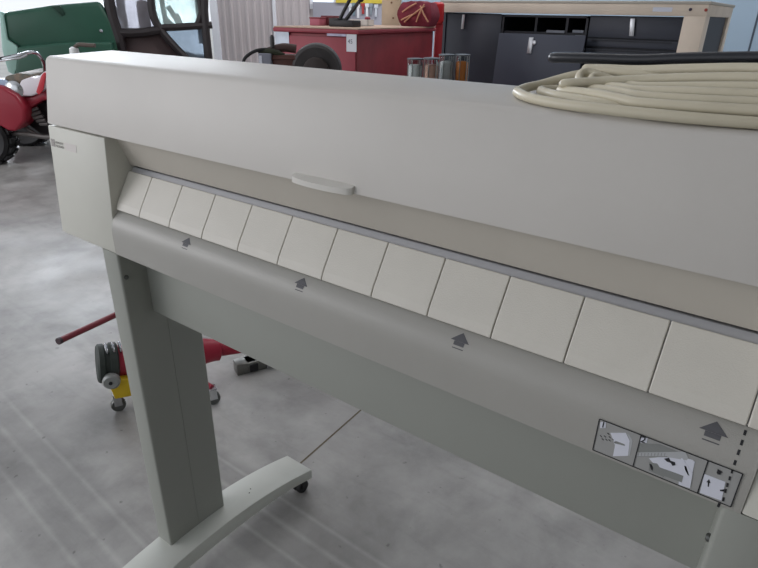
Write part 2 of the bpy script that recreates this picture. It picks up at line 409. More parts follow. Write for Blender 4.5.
add_tube(b, [on2(*q) for q in ((600,.672,22),(590,.672,24.5),(583,.668,24.5),(579.5,.662,21),(580,.655,16.5),(586,.648,13),(600,.645,10),(625,.64,8))], RC*.9, 12, smooth=6)
add_tube(b, [on2(*q) for q in ((616,.664,18),(604,.664,22),(595,.660,22.5),(591.5,.655,20),(594,.650,16),(604,.647,10),(622,.645,8))], RC*.85, 12, smooth=6)
bmesh.ops.recalc_face_normals(b, faces=b.faces)
tag(obj('cable_coil', b, M_CABLE), 'coiled thick cream cable lying on top of the plotter hood', 'cable')
b = B()
kp = [on2(*q) for q in ((553,.704,34),(566,.699,35),(600,.696,36.5),(640,.692,38),(690,.688,42.5),(758,.684,46.5),(820,.680,49.5))]
rb = kp[-1]; kb = [rb+Vector((.04,.02,-.001)), rb+Vector((.05,.06,-.006)), rb+Vector((.0,.085,-.011)), rb+Vector((-.10,.085,-.014))]
k0 = kp[0]; kb += [Vector((k0.x+.12, k0.y+.050, k0.z-.002)), Vector((k0.x+.04, k0.y+.040, k0.z)), Vector((k0.x+.002, k0.y+.018, k0.z))]
add_tube(b, kp+kb, .0056, 12, closed=True, smooth=6)
bmesh.ops.recalc_face_normals(b, faces=b.faces)
tag(obj('cable_loop', b, M_CABLEK), 'thick black cable loop resting on top of the cream cable coil', 'cable')

# ================================================================== THE HALL
M_FLOOR = bpy.data.materials.new('polished_concrete'); M_FLOOR.use_nodes = True
nt = M_FLOOR.node_tree; pb = nt.nodes['Principled BSDF']; tc = nt.nodes.new('ShaderNodeTexCoord')
def noise(sc, det, dist=0, rough=.55, vec=None):
    n = nt.nodes.new('ShaderNodeTexNoise'); n.inputs['Scale'].default_value = sc; n.inputs['Detail'].default_value = det
    n.inputs['Distortion'].default_value = dist; n.inputs['Roughness'].default_value = rough
    nt.links.new(vec or tc.outputs['Object'], n.inputs['Vector']); return n
def ramp(src, stops):
    r = nt.nodes.new('ShaderNodeValToRGB'); nt.links.new(src, r.inputs['Fac'])
    while len(r.color_ramp.elements) < len(stops): r.color_ramp.elements.new(.5)
    for e, (p, v) in zip(r.color_ramp.elements, stops): e.position = p; e.color = v if len(v) == 4 else tuple(v)+(1,)
    return r
def mix(a, b_, fac, mode='MIX'):
    x = nt.nodes.new('ShaderNodeMix'); x.data_type = 'RGBA'; x.blend_type = mode
    for s, v in ((0, fac), (6, a), (7, b_)):
        if hasattr(v, 'links') or hasattr(v, 'is_linked'): nt.links.new(v, x.inputs[s])
        else: x.inputs[s].default_value = v
    return x.outputs[2]
big = ramp(noise(1.5, 8, .3, .6).outputs['Fac'], [(.32, (.225,.219,.21)), (.5, (.335,.328,.316)), (.68, (.455,.447,.432))])
mot = ramp(noise(5.5, 9, .25, .62).outputs['Fac'], [(.33, (.78,.78,.78)), (.5, (.98,.98,.98)), (.72, (1.14,1.14,1.14))])
c = mix(big.outputs['Color'], mot.outputs['Color'], 1.0, 'MULTIPLY')
spk = ramp(noise(34, 3, 0, .5).outputs['Fac'], [(.25, (.6,.6,.6)), (.31, (1,1,1)), (1, (1,1,1))])
c = mix(c, spk.outputs['Color'], 1.0, 'MULTIPLY')
mp = nt.nodes.new('ShaderNodeMapping'); nt.links.new(tc.outputs['Object'], mp.inputs['Vector'])
mp.inputs['Rotation'].default_value = (0, 0, .9); mp.inputs['Scale'].default_value = (1.2, 14, 1)
scr = ramp(noise(1.6, 6, .4, .6, mp.outputs['Vector']).outputs['Fac'], [(.34, (.93,.93,.93)), (.46, (1,1,1)), (.62, (1,1,1)), (.72, (1.05,1.05,1.05))])
c = mix(c, scr.outputs['Color'], 1.0, 'MULTIPLY')
# rubber tracks left on the slab: soft stripes along one line
def rng(src, a, b_):
    m_ = nt.nodes.new('ShaderNodeMapRange'); nt.links.new(src, m_.inputs['Value']); m_.inputs['From Min'].default_value = a; m_.inputs['From Max'].default_value = b_; return m_.outputs['Result']
def tracks(c, ta, te, w0, w1, l0, l1, k):
    td = (te-ta).normalized(); mt = nt.nodes.new('ShaderNodeVectorMath'); mt.operation = 'SUBTRACT'
    nt.links.new(tc.outputs['Object'], mt.inputs[0]); mt.inputs[1].default_value = ta
    def dot(v):
        d_ = nt.nodes.new('ShaderNodeVectorMath'); d_.operation = 'DOT_PRODUCT'; nt.links.new(mt.outputs[0], d_.inputs[0]); d_.inputs[1].default_value = v; return d_.outputs['Value']
    W1 = (1,1,1); D1 = (1-k,)*3; L1 = (1+k*.15,)*3
    sx = ramp(rng(dot(Vector((-td.y, td.x, 0))), w0, w1), [(0,W1),(.08,D1),(.24,D1),(.28,L1),(.32,D1),(.51,D1),(.56,L1),(.61,D1),(.78,D1),(.82,L1),(.86,D1),(1,W1)])
    sy = ramp(rng(dot(td), l0, l1), [(0,(0,0,0)),(.25,(1,1,1)),(.7,(1,1,1)),(1,(0,0,0))])
    return mix(c, mix((1,1,1,1), sx.outputs['Color'], sy.outputs['Color']), 1.0, 'MULTIPLY')
c = tracks(c, floor_at(268,506), floor_at(336,552), -.16, .09, -.55, .75, .22)
c = tracks(c, floor_at(30,470), floor_at(100,552), -.14, .14, -.7, 1.1, .16)
nt.links.new(c, pb.inputs['Base Color'])
rr_ = ramp(noise(3, 6, .5).outputs['Fac'], [(.3, (.34,.34,.34)), (.7, (.52,.52,.52))]); nt.links.new(rr_.outputs['Color'], pb.inputs['Roughness'])
pb.inputs['Specular IOR Level'].default_value = .55
fx = floor_at(362, 409); fy = floor_at(303, 461); jd = (fx-fy).normalized(); jn = Vector((-jd.y, jd.x, 0))
def floor_strip(bm, a, c, w, z0, z1):
    d = (c-a).normalized(); n = Vector((-d.y, d.x, 0))*w/2
    flat(bm, [Vector((p.x, p.y, z1)) for p in (a+n, c+n, c-n, a-n)], 0, z1-z0, Vector((0,0,1)))
b = B(); add_box(b, -14, 9, -6, 16, -.12, 0); struct('floor', b, M_FLOOR)
b = B(); floor_strip(b, fy-jd*3.5, fy+jd*14, .006, -.004, .0006); struct('trim_1', b, mat('joint_filler', (96,86,66), .7))
FC = lambda px, D, yaw: (lambda p: Frame(p.x, p.y, yaw))(sight(px, D))
def root_at(name, label, cat, fr, lx=0, ly=0, z=0, group=None):
    p = fr.o+fr.ux*lx+fr.uy*ly; return thing(name, label, cat, (p.x, p.y, z), fr.yaw, group)
def F(fr, px, py, ly=0): p = fr.at(px, py, ly); return (p.x, p.z)
def rect(fr, x0, y0, x1, y1, ly=0):            # image corners of an upright rectangle -> (x0,x1,z0,z1) in the frame
    a = fr.at(x0, y0, ly); c = fr.at(x1, y1, ly); return a.x, c.x, c.z, a.z

# walls: ribbed steel at the back, painted panel to the right, open doorway to the left where the tractor stands
WB = FC(300, 9.4, AZ-.17)
xa = WB.at(213, 30).x; xb = WB.at(392, 30).x
b = B(); n = int((xb-xa)/.115)
prof = []
for k in range(n+1):
    x = xa+(xb-xa)*k/n; prof += [(x, 0), (x+.05, 0), (x+.062, -.016), (x+.095, -.016), (x+.107, 0)]
v0 = [b.verts.new((x, y, 0)) for x, y in prof]; v1 = [b.verts.new((x, y, 5)) for x, y in prof]
for k in range(len(prof)-1): b.faces.new((v0[k], v0[k+1], v1[k+1], v1[k]))
add_box(b, xa, xb, .02, .10, 0, 5)
M_RIB = mat('ribbed_steel', (196,188,190), .45)
def wstruct(name, bm, m):
    o = struct(name, bm, m); o.location = WB.o; o.rotation_euler = (0, 0, WB.yaw); return o
wstruct('wall_back', b, M_RIB)
M_TRIM = mat('white_trim', (236,238,246), .4)
for i, (px, wd) in enumerate(((216.5, .11), (276, .045))):
    b = B(); x = WB.at(px, 30).x; add_box(b, x-wd/2, x+wd/2, -.045, 0, 0, 5); wstruct('trim_%d' % (i+2), finish(b, .004), M_TRIM)
# left of the doorway jamb the back wall is an open overhead door; lintel and far pier
b = B(); add_box(b, xa-6.5, xa, 0, .1, 4.2, 5); wstruct('wall_left', b, M_RIB)
# painted panel wall to the right
xw = xb-.02
b = B(); add_box(b, xw, xw+9, .0, .1, 0, 5)
wstruct('wall_far', b, mat('blue_grey_panel', (152,172,190), .5))
b = B(); add_box(b, 2.7, 2.8, -6, 4.2, 0, 5); struct('shade_wall_right', b, mat('shade_wall', (150,148,142), .7))  # unseen wall, added to cut ambient light from the right
b = B(); add_box(b, .2, 2.7, -2.6, -2.5, 0, 5); struct('shade_wall_front', b, mat('shade_wall'  , (150,148,142), .7))  # unseen wall added behind the camera to cut ambient light; front-left stays open
b = B(); x = WB.at(755.5, 25).x; add_box(b, x-.012, x+.012, -.006, 0, 0, 5); wstruct('trim_4', b, mat('panel_seam', (70,80,92), .6))
# a window high in the back wall
x0, x1, z0, z1 = rect(WB, 312, -60, 334, 4.5, -.03)
b = B(); add_box(b, x0, x1, -.05, -.03, z0, z1); wstruct('window_1', b, mat('window_pane', (205,220,235), .1, emit=.9))
b = B(); add_box(b, x0-.05, x0, -.06, 0, z0-.05, z1); add_box(b, x1, x1+.05, -.06, 0, z0-.05, z1); add_box(b, x0-.05, x1+.05, -.06, 0, z0-.06, z0); wstruct('trim_5', b, M_TRIM)
# roof of the hall
b = B(); add_box(b, -14, 9, -6, 16, 5.0, 5.1); struct('ceiling', b, mat('ceiling_liner', (215,216,218), .7))
# ground outside
b = B(); add_box(b, -60, -14, -40, 60, -.12, -.01); add_box(b, -14, 30, 16, 60, -.12, -.01); struct('outside_ground', b, mat('gravel', (196,196,192), .9, vary=.15, vscale=2))

# tool board on the back wall
x0, x1, z0, z1 = rect(WB, 313, 2, 384, 26, -.05)
tb_ = root_at('tool_board', 'grey tool board with small hanging tools on the back wall', 'tool board', WB, (x0+x1)/2, -.05, (z0+z1)/2)
b = B(); add_box(b, x0, x1, -.02, .02, z0-.3, z1); obj('board', b, mat('grey_board', (160,160,172), .6), tb_, shift=((x0+x1)/2, 0, (z0+z1)/2))
x2, x3, z2, z3 = rect(WB, 336, -8, 382, 3.5, -.08)
b = B(); add_box(b, x2, x3, -.05, -.02, z2, z3); obj('sign_strip', b, mat('yellow_sign', (210,190,70), .5), tb_, shift=((x0+x1)/2, 0, (z0+z1)/2))
for px, yt, yb_, c_ in ((350,5,17,(215,220,225)),(354,4,16,(120,140,150)),(358,6,18,(230,232,236)),(363,4,14,(170,60,60)),(367,5,17,(225,228,232)),(371,5,15,(140,150,160)),(376,6,17,(200,205,215))):
    a = WB.at(px-1, yt, -.08); c2_ = WB.at(px+1.2, yb_, -.08)
    b = B(); add_box(b, a.x, c2_.x, -.045, -.02, c2_.z, a.z); add_box(b, a.x-.012, c2_.x+.012, -.05, -.02, a.z-.03, a.z+.02)
    obj('hanging_tool', finish(b, .004), mat('tool_%d_%d' % (c_[0], c_[1]), c_, .4), tb_, shift=((x0+x1)/2, 0, (z0+z1)/2))

# ------------------------------------------------------------------ red steel cabinet and what stands on and by it
RF = FC(358, 4.0, math.radians(10))
xL = RF.at(274.5, 26).x; zT = RF.at(358.2, 28.5).z
wd = -xL; dp = 1.35
M_RED = mat('red_enamel', (138,46,54), .5, vary=.25, vscale=5, c2=(116,38,46))
M_RED_LIT = mat('red_enamel_lit', (150,56,68), .5, vary=.15, vscale=6)  # dusty red, paler than the body: light on the cabinet front painted in
rc = root_at('steel_cabinet', 'big red steel cabinet with a worn light top and paper labels on its front', 'cabinet', RF, xL/2, dp/2)
rs = (xL/2, dp/2, 0)
b = B(); add_box(b, xL+.01, -.01, .012, dp-.01, .06, zT-.035); obj('body', finish(b, .012), M_RED, rc, shift=rs)
b = B(); add_box(b, xL+.02, -.02, 0, .012, .08, zT-.055); obj('front_panel', finish(b, .004), M_RED_LIT, rc, shift=rs)
b = B(); add_box(b, xL-.01, .01, -.01, dp, zT-.035, zT-.008); obj('top_rim', finish(b, .008), M_RED_LIT, rc, shift=rs)
b = B(); add_box(b, xL-.004, .004, -.004, dp-.006, zT-.008, zT); obj('worktop', finish(b, .002), mat('worn_top', (186,160,140), .55, vary=.2, vscale=9), rc, shift=rs)
for q in (0, 1):
    b = B(); add_box(b, xL+.03+q*(wd-.12), xL+.09+q*(wd-.12), .05, dp-.05, 0, .06); obj('skid', b, M_BLACK, rc, shift=rs)
def sticker(name, px0, py0, px1, py1, m_, extra=None):
    x0, x1, z0, z1 = rect(RF, px0, py0, px1, py1, -.0005); b = B(); add_box(b, x0, x1, -.0025, 0, z0, z1); o = obj(name, b, m_, rc, shift=rs)
    return x0, x1, z0, z1, o
sticker('paper_label', 275.5, 29.5, 289.5, 50, mat('blue_white_paper', (220,228,240), .6, vary=.2, vscale=14))
sticker('paper_label', 327, 31.5, 346, 36.5, mat('lilac_paper', (196,190,214), .6, vary=.25, vscale=22))
x0, x1, z0, z1, o = sticker('number_label', 346.5, 33, 356.5, 52, mat('white_paper', (214,214,220), .6))
t = text_bm('45', .036, Matrix.Translation(Vector((x0+.010, -.003, (z0+z1)/2-.006))) @ Matrix(((1,0,0,0),(0,0,-1,0),(0,1,0,0),(0,0,0,1)))); obj('number_lettering', t, mat('label_ink', (70,74,92), .6), o, False, rs)
zt_ = zT
def on_cab(px, py, ly): return RF.at(px, py, ly)
# pinkish tin, dark red box
def small_box(name, label, cat, px0, px1, pyt, ly, depth, m_, lid=None):
    a = RF.at(px0, pyt, ly); c_ = RF.at(px1, pyt, ly); o = root_at(name, label, cat, RF, (a.x+c_.x)/2, ly+depth/2, zt_)
    h = a.z-zt_; w2 = (c_.x-a.x)/2
    b = B(); add_box(b, -w2, w2, -depth/2, depth/2, 0, h*.86); obj('box_body', finish(b, .004), m_, o)
    b = B(); add_box(b, -w2-.002, w2+.002, -depth/2-.002, depth/2+.002, h*.80, h); obj('lid', finish(b, .003), lid or m_, o); return o
small_box('parts_box', 'small pink box standing on the red cabinet', 'box', 309.5, 319.5, 17, .42, .10, mat('pink_card', (176,96,112), .6), mat('dull_red_card', (130,58,66), .6))
small_box('parts_box', 'dark reddish box beside the black vise on the red cabinet', 'box', 321, 333, 15.5, .52, .12, mat('maroon_card', (110,52,58), .6))
# black pipe vise with two slanted bars
a = RF.at(345, 24, .26); vz = root_at('pipe_vise', 'black vise with two slanted bars rising from the red cabinet top', 'vise', RF, a.x, .32, zt_)
def vl(px, py, ly=.32): p = RF.at(px, py, ly); return Vector((p.x-a.x, ly-.32, p.z-zt_))
M_IRON = mat('black_iron', (30,29,32), .5)
l, r_ = vl(336, 20), vl(357, 20)
b = B(); add_box(b, l.x+.0, r_.x, -.06, .06, 0, max(.03, l.z)); add_box(b, l.x-.03, l.x+.05, -.05, .05, 0, l.z+.012); obj('base', finish(b, .006), M_IRON, vz)
for p, q in (((339,21),(351,-3)), ((345,21),(361,-1))):
    b = B(); add_tube(b, [vl(*p), vl(*q)], .0125, 10); add_lathe(b, [(.02,-.01),(.02,.02)], vl(*q), vl(*q)-vl(*p), 12); obj('slanted_bar', b, M_IRON, vz)
# long pale tray with a red end
a = RF.at(349, 20, .75); c_ = RF.at(368, 20, .75); tr = root_at('tool_tray', 'long white tray lying behind the black vise', 'tray', RF, (a.x+c_.x)/2, .8, zt_)
w2 = (c_.x-a.x)/2; b = B(); add_box(b, -w2, w2, -.05, .05, 0, .006); add_box(b, -w2, w2, -.05, -.042, 0, .045); add_box(b, -w2, w2, .042, .05, 0, .045); add_box(b, -w2, -w2+.008, -.05, .05, 0, .045); add_box(b, w2-.008, w2, -.05, .05, 0, .045)
obj('tray', b, mat('tray_white', (216,214,210), .5), tr)
b = B(); add_lathe(b, [(.018,0),(.022,.01),(.022,.05),(.012,.06)], (w2-.03, 0, .006), (0,0,1), 14); obj('red_cap', b, M_RED_LIT, tr)
# upright raw board behind the cabinet, standing on the floor
BF = FC(391, 5.55, math.radians(14))
x0, x1, z0, z1 = rect(BF, 383.5, -40, 400, 30)
bd = root_at('wooden_board', 'upright raw pale wooden board behind the red cabinet', 'board', BF, (x0+x1)/2, 0)
b = B(); hw = (x1-x0)/2; add_box(b, -hw, hw, -.02, .02, 0, 2.2); b = finish(b, .003)
bd2 = obj('plank', b, mat('raw_pine', (206,184,156), .65, vary=.18, vscale=5), bd)
for zz in (1.42, 1.55, 1.30): 
    b = B(); add_lathe(b, [(.008,0),(.008,.003)], (hw*.3*math.sin(zz*40), -.02, zz), (0,-1,0), 12); obj('knot', b, mat('knot', (120,88,62), .7), bd)
# maroon bag with tan ropes on the back of the cabinet top
gy = 1.10; a = RF.at(401, 12, gy); c_ = RF.at(432, 12, gy); zb_ = zt_
bg_ = root_at('tool_bag', 'maroon bag laced with tan straps on the far end of the red cabinet', 'bag', RF, (a.x+c_.x)/2-.03, gy+.12, zt_)
hw = (c_.x-a.x)/2*1.12; hh = RF.at(415, 1, gy).z-zt_
b = B(); bmesh.ops.create_cube(b, size=1)
bmesh.ops.subdivide_edges(b, edges=b.edges, cuts=5, use_grid_fill=True)
for v in b.verts:
    x, y, z = v.co*2; k = 1-.10*abs(z)**2; v.co = Vector((x*hw*(1-.12*z*z)*k, y*.11*(1-.25*z*z-.15*x*x), (z*.5+.5)*hh*(1-.06*x*x)*(1 if z > -.9 else 1)))
    if z > -.9: v.co += Vector((0, 1, .6))*.006*math.sin(x*9+z*5)
obj('bag_body', b, mat('maroon_cloth', (128,40,58), .75, vary=.3, vscale=20), bg_)
for px0, py0, px1, py1 in ((401,20,416,13),(404,22,424,6),(416,22,424,4),(428,22,420,6),(402,12,416,3)):
    p = RF.at(px0, py0, gy); q = RF.at(px1, py1, gy); o0 = bg_.location
    P_ = [Vector((p.x-(a.x+c_.x)/2+.03, -.115, max(.01, p.z-zt_))), Vector(((p.x+q.x)/2-(a.x+c_.x)/2+.03, -.128, (p.z+q.z)/2-zt_)), Vector((q.x-(a.x+c_.x)/2+.03, -.112, q.z-zt_))]
    b = B(); add_tube(b, P_, .006, 8, smooth=4); obj('strap', b, mat('tan_rope', (190,140,112), .7), bg_)
# red steel pump post on the floor between the cabinet and the benches
PF = FC(437.5, 5.75, AZ+.0)
x0, x1, z0, z1 = rect(PF, 434.5, 23, 441, 56)
pp = root_at('post_pump', 'red steel post with rounded red head beside the dark cabinets', 'pump', PF, 0, 0)
b = B(); add_box(b, x0+.005, x1, -.035, .035, .02, z1); add_box(b, x0-.08, x1+.08, -.12, .12, 0, .02); obj('post', finish(b, .006), mat('red_post', (146,34,44), .4), pp)
x2, x3, z2, z3 = rect(PF, 431.5, 2, 443, 23.5)
b = B(); add_box(b, x2, x3, -.07, .07, z2-.005, z3); obj('head', finish(b, .028, 4), mat('red_head', (170,28,34), .35), pp)

# drum machine in front of the red cabinet, with motor, hose and label
DF = FC(316, 3.25, AZ+.05)
t0 = DF.at(316, 43.5); lft = DF.at(291, 66); rgt = DF.at(341, 66)
rad = (rgt.x-lft.x)/2*1.02; cz = t0.z-rad; cx = (lft.x+rgt.x)/2
dm = root_at('drum_blower', 'dark round drum machine with brown motor and black hose before the red cabinet', 'machine', DF, cx, 0)
M_DRUM = mat('dark_drum', (62,58,58), .6, vary=.3, vscale=12)
b = B(); add_lathe(b, [(rad*.5,-.01),(rad*.86,-.012),(rad*.96,.0),(rad,.03),(rad,.11),(rad*.93,.14),(rad*.5,.15)], (0,0,cz), (0,1,0), 40)
bmesh.ops.recalc_face_normals(b, faces=b.faces); obj('drum', b, M_DRUM, dm)
b = B(); add_lathe(b, [(rad*.42,-.035),(rad*.5,-.03),(rad*.52,-.008)], (0,0,cz), (0,1,0), 30); bmesh.ops.recalc_face_normals(b, faces=b.faces); obj('drum_hub', b, mat('drum_hub_paint', (58,50,48), .6), dm)
b = B()
for s in (-1, 1): add_plate(b, [(s*rad*.55-.02, .0), (s*rad*.55+.02, 0), (s*.07+.02, cz-rad*.3), (s*.07-.02, cz-rad*.3)], .04, .07)
add_box(b, -rad*.9, rad*.9, -.05, .16, 0, .03); obj('stand', finish(b, .004), mat('stand_red', (120,44,44), .5), dm)
def dl(px, py, ly=0): p = DF.at(px, py, ly); return Vector((p.x-cx, ly, p.z))
p, q = dl(272, 55), dl(296, 66)
b = B(); add_box(b, p.x, q.x+.02, .0, .13, q.z-.12, p.z); 
for k in range(5): add_box(b, p.x-.004, q.x+.02, -.008, .138, q.z-.11+k*.035, q.z-.10+k*.035)
obj('motor', finish(b, .006), mat('brown_motor', (92,56,48), .6, vary=.3, vscale=25), dm)
b = B(); add_tube(b, [dl(296,49,.05), dl(285,47.5,.05), dl(276,49,.05), dl(268,52,.05)], .022, 12, smooth=5); obj('motor_elbow', b, mat('elbow', (70,50,46), .6), dm)
b = B(); add_tube(b, [dl(280,52,.03), dl(268,49.5,.02), dl(257,50.5,.01), dl(249,54.5,.0), dl(244,60,.0), dl(243,70,.0), dl(246,86,.0), dl(262,92,.02), dl(278,86,.05)], .0085, 10, smooth=6); obj('hose', b, M_BLACK, dm)
b = B(); add_tube(b, [dl(284,56,.02), dl(274,52.0,.01), dl(266,51,.02), dl(259,52,.03)], .014, 10, smooth=5); obj('filter_sock', b, mat('olive_black', (44,48,34), .8), dm)
b = B(); add_lathe(b, [(.010,0),(.012,.02),(.012,.05),(.006,.06)], dl(272.5, 47.5, .03), (0,0,1), 12); obj('valve', b, mat('valve_metal', (62,60,60), .5), dm)
p, q = dl(258, 53.5, -.02), dl(272, 72, -.02)
b = B(); add_box(b, p.x, q.x, -.02, .08, q.z-.05, p.z); obj('control_box', finish(b, .005), mat('grey_box', (128,130,142), .5), dm)
b = B(); add_box(b, p.x+.004, p.x+.018, -.0225, -.02, q.z, p.z-.01); obj('control_sticker', b, M_WHITE, dm)

# ------------------------------------------------------------------ service cart with lidded glass jars
JF = FC(436, 2.55, AZ+.06)
jz = JF.at(436, 79).z-.035
p = JF.at(403, 80); q = JF.at(473, 80); cw = (q.x-p.x)/2+.05; cx = (p.x+q.x)/2
ct = root_at('service_cart', 'grey steel service cart carrying glass jars behind the plotter', 'cart', JF, cx, .05)
M_CART = mat('cart_grey', (120,122,126), .45)
for nm, z in (('top_shelf', jz), ('lower_shelf', .25)):
    b = B(); add_box(b, -cw, cw, -.16, .22, z-.03, z); obj(nm, finish(b, .003), M_CART, ct)
for sx in (-1, 1):
    for yy in (-.145, .205):
        b = B(); add_box(b, sx*(cw-.015)-.012, sx*(cw-.015)+.012, yy-.012, yy+.012, .05, jz-.03); lg = obj('leg', b, M_CART, ct)
        b = B(); add_lathe(b, [(.02,-.012),(.026,-.01),(.026,.01),(.02,.012)], (sx*(cw-.015), yy, .026), (1,0,0), 18); obj('wheel', b, M_BLACK, lg)
M_GLASS = mat('clear_glass', (235,240,240), .03, trans=1, ior=1.12)
def jar(px, pyt, wpx, ly, label, fill, grp='glass jars on the service cart'):
    c_ = JF.at(px, pyt, ly); r = wpx/2/580*2.6; H_ = c_.z-jz
    o = root_at('glass_jar', label, 'jar', JF, c_.x, ly, jz+.0005, grp)
    b = B(); add_lathe(b, [(r*.90,0),(r,.008),(r,H_*.80),(r*.86,H_*.90),(r*.86,H_*.95),(r*.80,H_*.95),(r*.80,H_*.89),(r*.93,H_*.79),(r*.93,.012),(r*.5,.010)], n=28); bmesh.ops.recalc_face_normals(b, faces=b.faces); obj('glass', b, M_GLASS, o)
    if fill:
        b = B(); add_lathe(b, [(r*.92,.0125),(r*.925,H_*.74),(r*.7,H_*.78)], n=24); bmesh.ops.recalc_face_normals(b, faces=b.faces); obj('contents', b, fill, o)
    b = B(); add_lathe(b, [(r*1.1,H_*.94),(r*1.16,H_*.945),(r*1.16,H_*.985),(r*.5,H_*1.0),(r*.12,H_*1.0)], n=28); bmesh.ops.recalc_face_normals(b, faces=b.faces); obj('lid', b, mat('grey_lid', (84,86,88), .35, metal=.4), o)
    b = B()
    for k in range(6):
        an = 2*PI*k/6; x, y = r*1.04*math.cos(an), r*1.04*math.sin(an); add_tube(b, [(x, y, .002), (x, y, H_*.94)], .0016, 6)
    obj('wire_cage', b, mat('cage_wire', (150,152,150), .3, metal=.9), o)
jar(415.5, 58, 13, .0, 'clear glass jar with white contents, leftmost on the service cart', mat('white_fill', (232,230,228), .7))
jar(432, 57.5, 13, -.05, 'clear glass jar with pinkish contents, second from the left on the cart', mat('pink_fill', (196,150,132), .7))
jar(447, 54, 13, .06, 'clear glass jar with pale contents between the pinkish and orange jars', mat('pale_fill', (228,226,226), .7))
jar(463, 54, 12, .04, 'clear glass jar with orange contents, rightmost on the service cart', mat('orange_fill', (222,130,60), .6))

# ------------------------------------------------------------------ wooden bench with dark cabinets, in line with the plotter
HF = Frame(0, 5.2, 0)
M_PLY = mat('pale_wood', (214,200,184), .6, vary=.08, vscale=6)
M_NAVY = mat('navy_laminate', (55,59,70), .5, vary=.1, vscale=4)
M_NAVYD = mat('dark_slate', (34,36,44), .55)
xl_ = HF.at(440, 10).x; xr_ = HF.at(708, 10).x; zb_ = HF.at(585, 14.5).z; zt2 = HF.at(585, 3.5).z; dp = 1.25
px_ = HF.at(681, 30).x
bn = root_at('wooden_bench', 'long pale wooden bench frame built around the dark cabinets', 'workbench', HF, (xl_+xr_)/2, dp/2)
bs = ((xl_+xr_)/2, dp/2, 0)
b = B(); add_box(b, xl_-.0, xr_, 0, .04, zb_, zt2); obj('front_rail', finish(b, .003), M_PLY, bn, shift=bs)
b = B(); add_box(b, xr_-.04, xr_, .04, dp, zb_-.0, zt2); obj('side_rail', finish(b, .003), M_PLY, bn, shift=bs)
b = B(); add_box(b, xl_-.0, xr_+.01, -.005, dp, zt2, zt2+.02); obj('worktop', finish(b, .003), mat('worn_bench_top', (176,170,160), .6), bn, shift=bs)
b = B(); add_box(b, px_, xr_, 0, .05, 0, zb_); obj('front_post', finish(b, .003), M_PLY, bn, shift=bs)
ypb = None
b = B(); add_box(b, xr_-.04, xr_, .05, .16, 0, zb_); obj('side_post', finish(b, .003), M_PLY, bn, shift=bs)
b = B(); add_box(b, xr_-.04, xr_, dp-.14, dp, 0, zb_); obj('side_post', finish(b, .003), M_PLY, bn, shift=bs)
b = B(); add_box(b, xr_-.05, xr_-.02, .16, dp-.14, 0, zb_); obj('side_panel', b, M_NAVYD, bn, shift=bs)
b = B(); add_box(b, xl_, xl_+.04, .05, dp, 0, zb_); obj('end_panel', b, M_NAVY, bn, shift=bs)
for px, py, c_ in ((620,8,(210,215,230)),(643,8,(220,224,236))):
    x0, x1, z0, z1 = rect(HF, px, py-2.5, px+ (24 if px == 620 else 8), py+3.5)
    if px == 620: b = B(); add_box(b, x0+.25, x1+.2, -.002, 0, z0, z1-.01); obj('paper_strip', b, mat('strip_white', (200,204,216), .6), bn, shift=bs)
for px, py, m_ in ((690.5,9.5,mat('knob_dark', (50,40,60), .5)), (708,10,mat('knob_red', (150,60,50), .5))):
    p = HF.at(px-(2 if px > 700 else 0), py); b = B(); add_lathe(b, [(.011,0),(.011,.006),(.004,.008)], (p.x, 0, p.z), (0,-1,0), 12); obj('screw_head', b, m_, bn, shift=bs)
# the cabinets stand under the rail, set back a little
def cabinet(name, label, x0, x1, ztop, y0=.06, y1=.8, grp=None, cat='cabinet'):
    o = root_at(name, label, cat, HF, (x0+x1)/2, (y0+y1)/2, 0, grp); return o, ((x0+x1)/2, (y0+y1)/2, 0)
def handle(o, sh, px, pyt, pyb, y, wpx=2.6):
    p = HF.at(px, pyt, y); q = HF.at(px-1.5, pyb, y); hw = wpx/580*2.9
    b = B(); add_plate(b, [(p.x-hw, p.z), (p.x+hw, p.z), (q.x+hw, q.z), (q.x-hw, q.z)], y-.024, y-.016)
    for k in (.12, .88):
        c_ = p.lerp(q, k); add_box(b, c_.x-.006, c_.x+.006, y-.018, y, c_.z-.006, c_.z+.006)
    return b
M_PULL = mat('steel_pull', (190,192,196), .35, metal=.6)
x0 = xl_+.045; x1 = HF.at(501.5, 30, .06).x
o, sh = cabinet('tall_cabinet', 'tall navy cabinet with one steel pull at the left end of the wooden bench', x0, x1, zb_, grp=None)
b = B(); add_box(b, x0, x1-.006, .08, .8, 0, zb_-.01); obj('carcass', b, M_NAVYD, o, shift=sh)
b = B(); add_box(b, x0+.002, x1-.008, .06, .079, .08, zb_-.014); d = obj('door', finish(b, .002), M_NAVY, o, shift=sh)
obj('handle', finish(handle(o, sh, 464.8, 14.5, 29, .06), .002), M_PULL, d, shift=sh)
# open shelf unit, whose door has been taken off and leans in front
x2 = x1; x3 = HF.at(587, 30, .06).x
o, sh = cabinet('open_shelf_unit', 'open dark shelf unit in the middle of the wooden bench', x2, x3, zb_, cat='shelf unit')
b = B(); add_box(b, x2, x2+.018, .06, .8, 0, zb_-.01); add_box(b, x3-.018, x3, .06, .8, 0, zb_-.01); add_box(b, x2, x3, .78, .8, 0, zb_-.01); add_box(b, x2, x3, .06, .8, zb_-.028, zb_-.01); add_box(b, x2, x3, .06, .8, .05, .07)
obj('carcass', b, M_NAVYD, o, shift=sh)
zs = HF.at(560, 32.5, .08).z
for z in (zs, zs-.3, zs-.6): b = B(); add_box(b, x2+.018, x3-.018, .08, .78, z-.02, z); obj('shelf', b, M_NAVYD, o, shift=sh)
for px in (536, 567): b = B(); xx = HF.at(px, 25, .07).x; add_box(b, xx-.01, xx+.01, .07, .75, zs, zb_-.028); obj('divider', b, M_NAVYD, o, shift=sh)
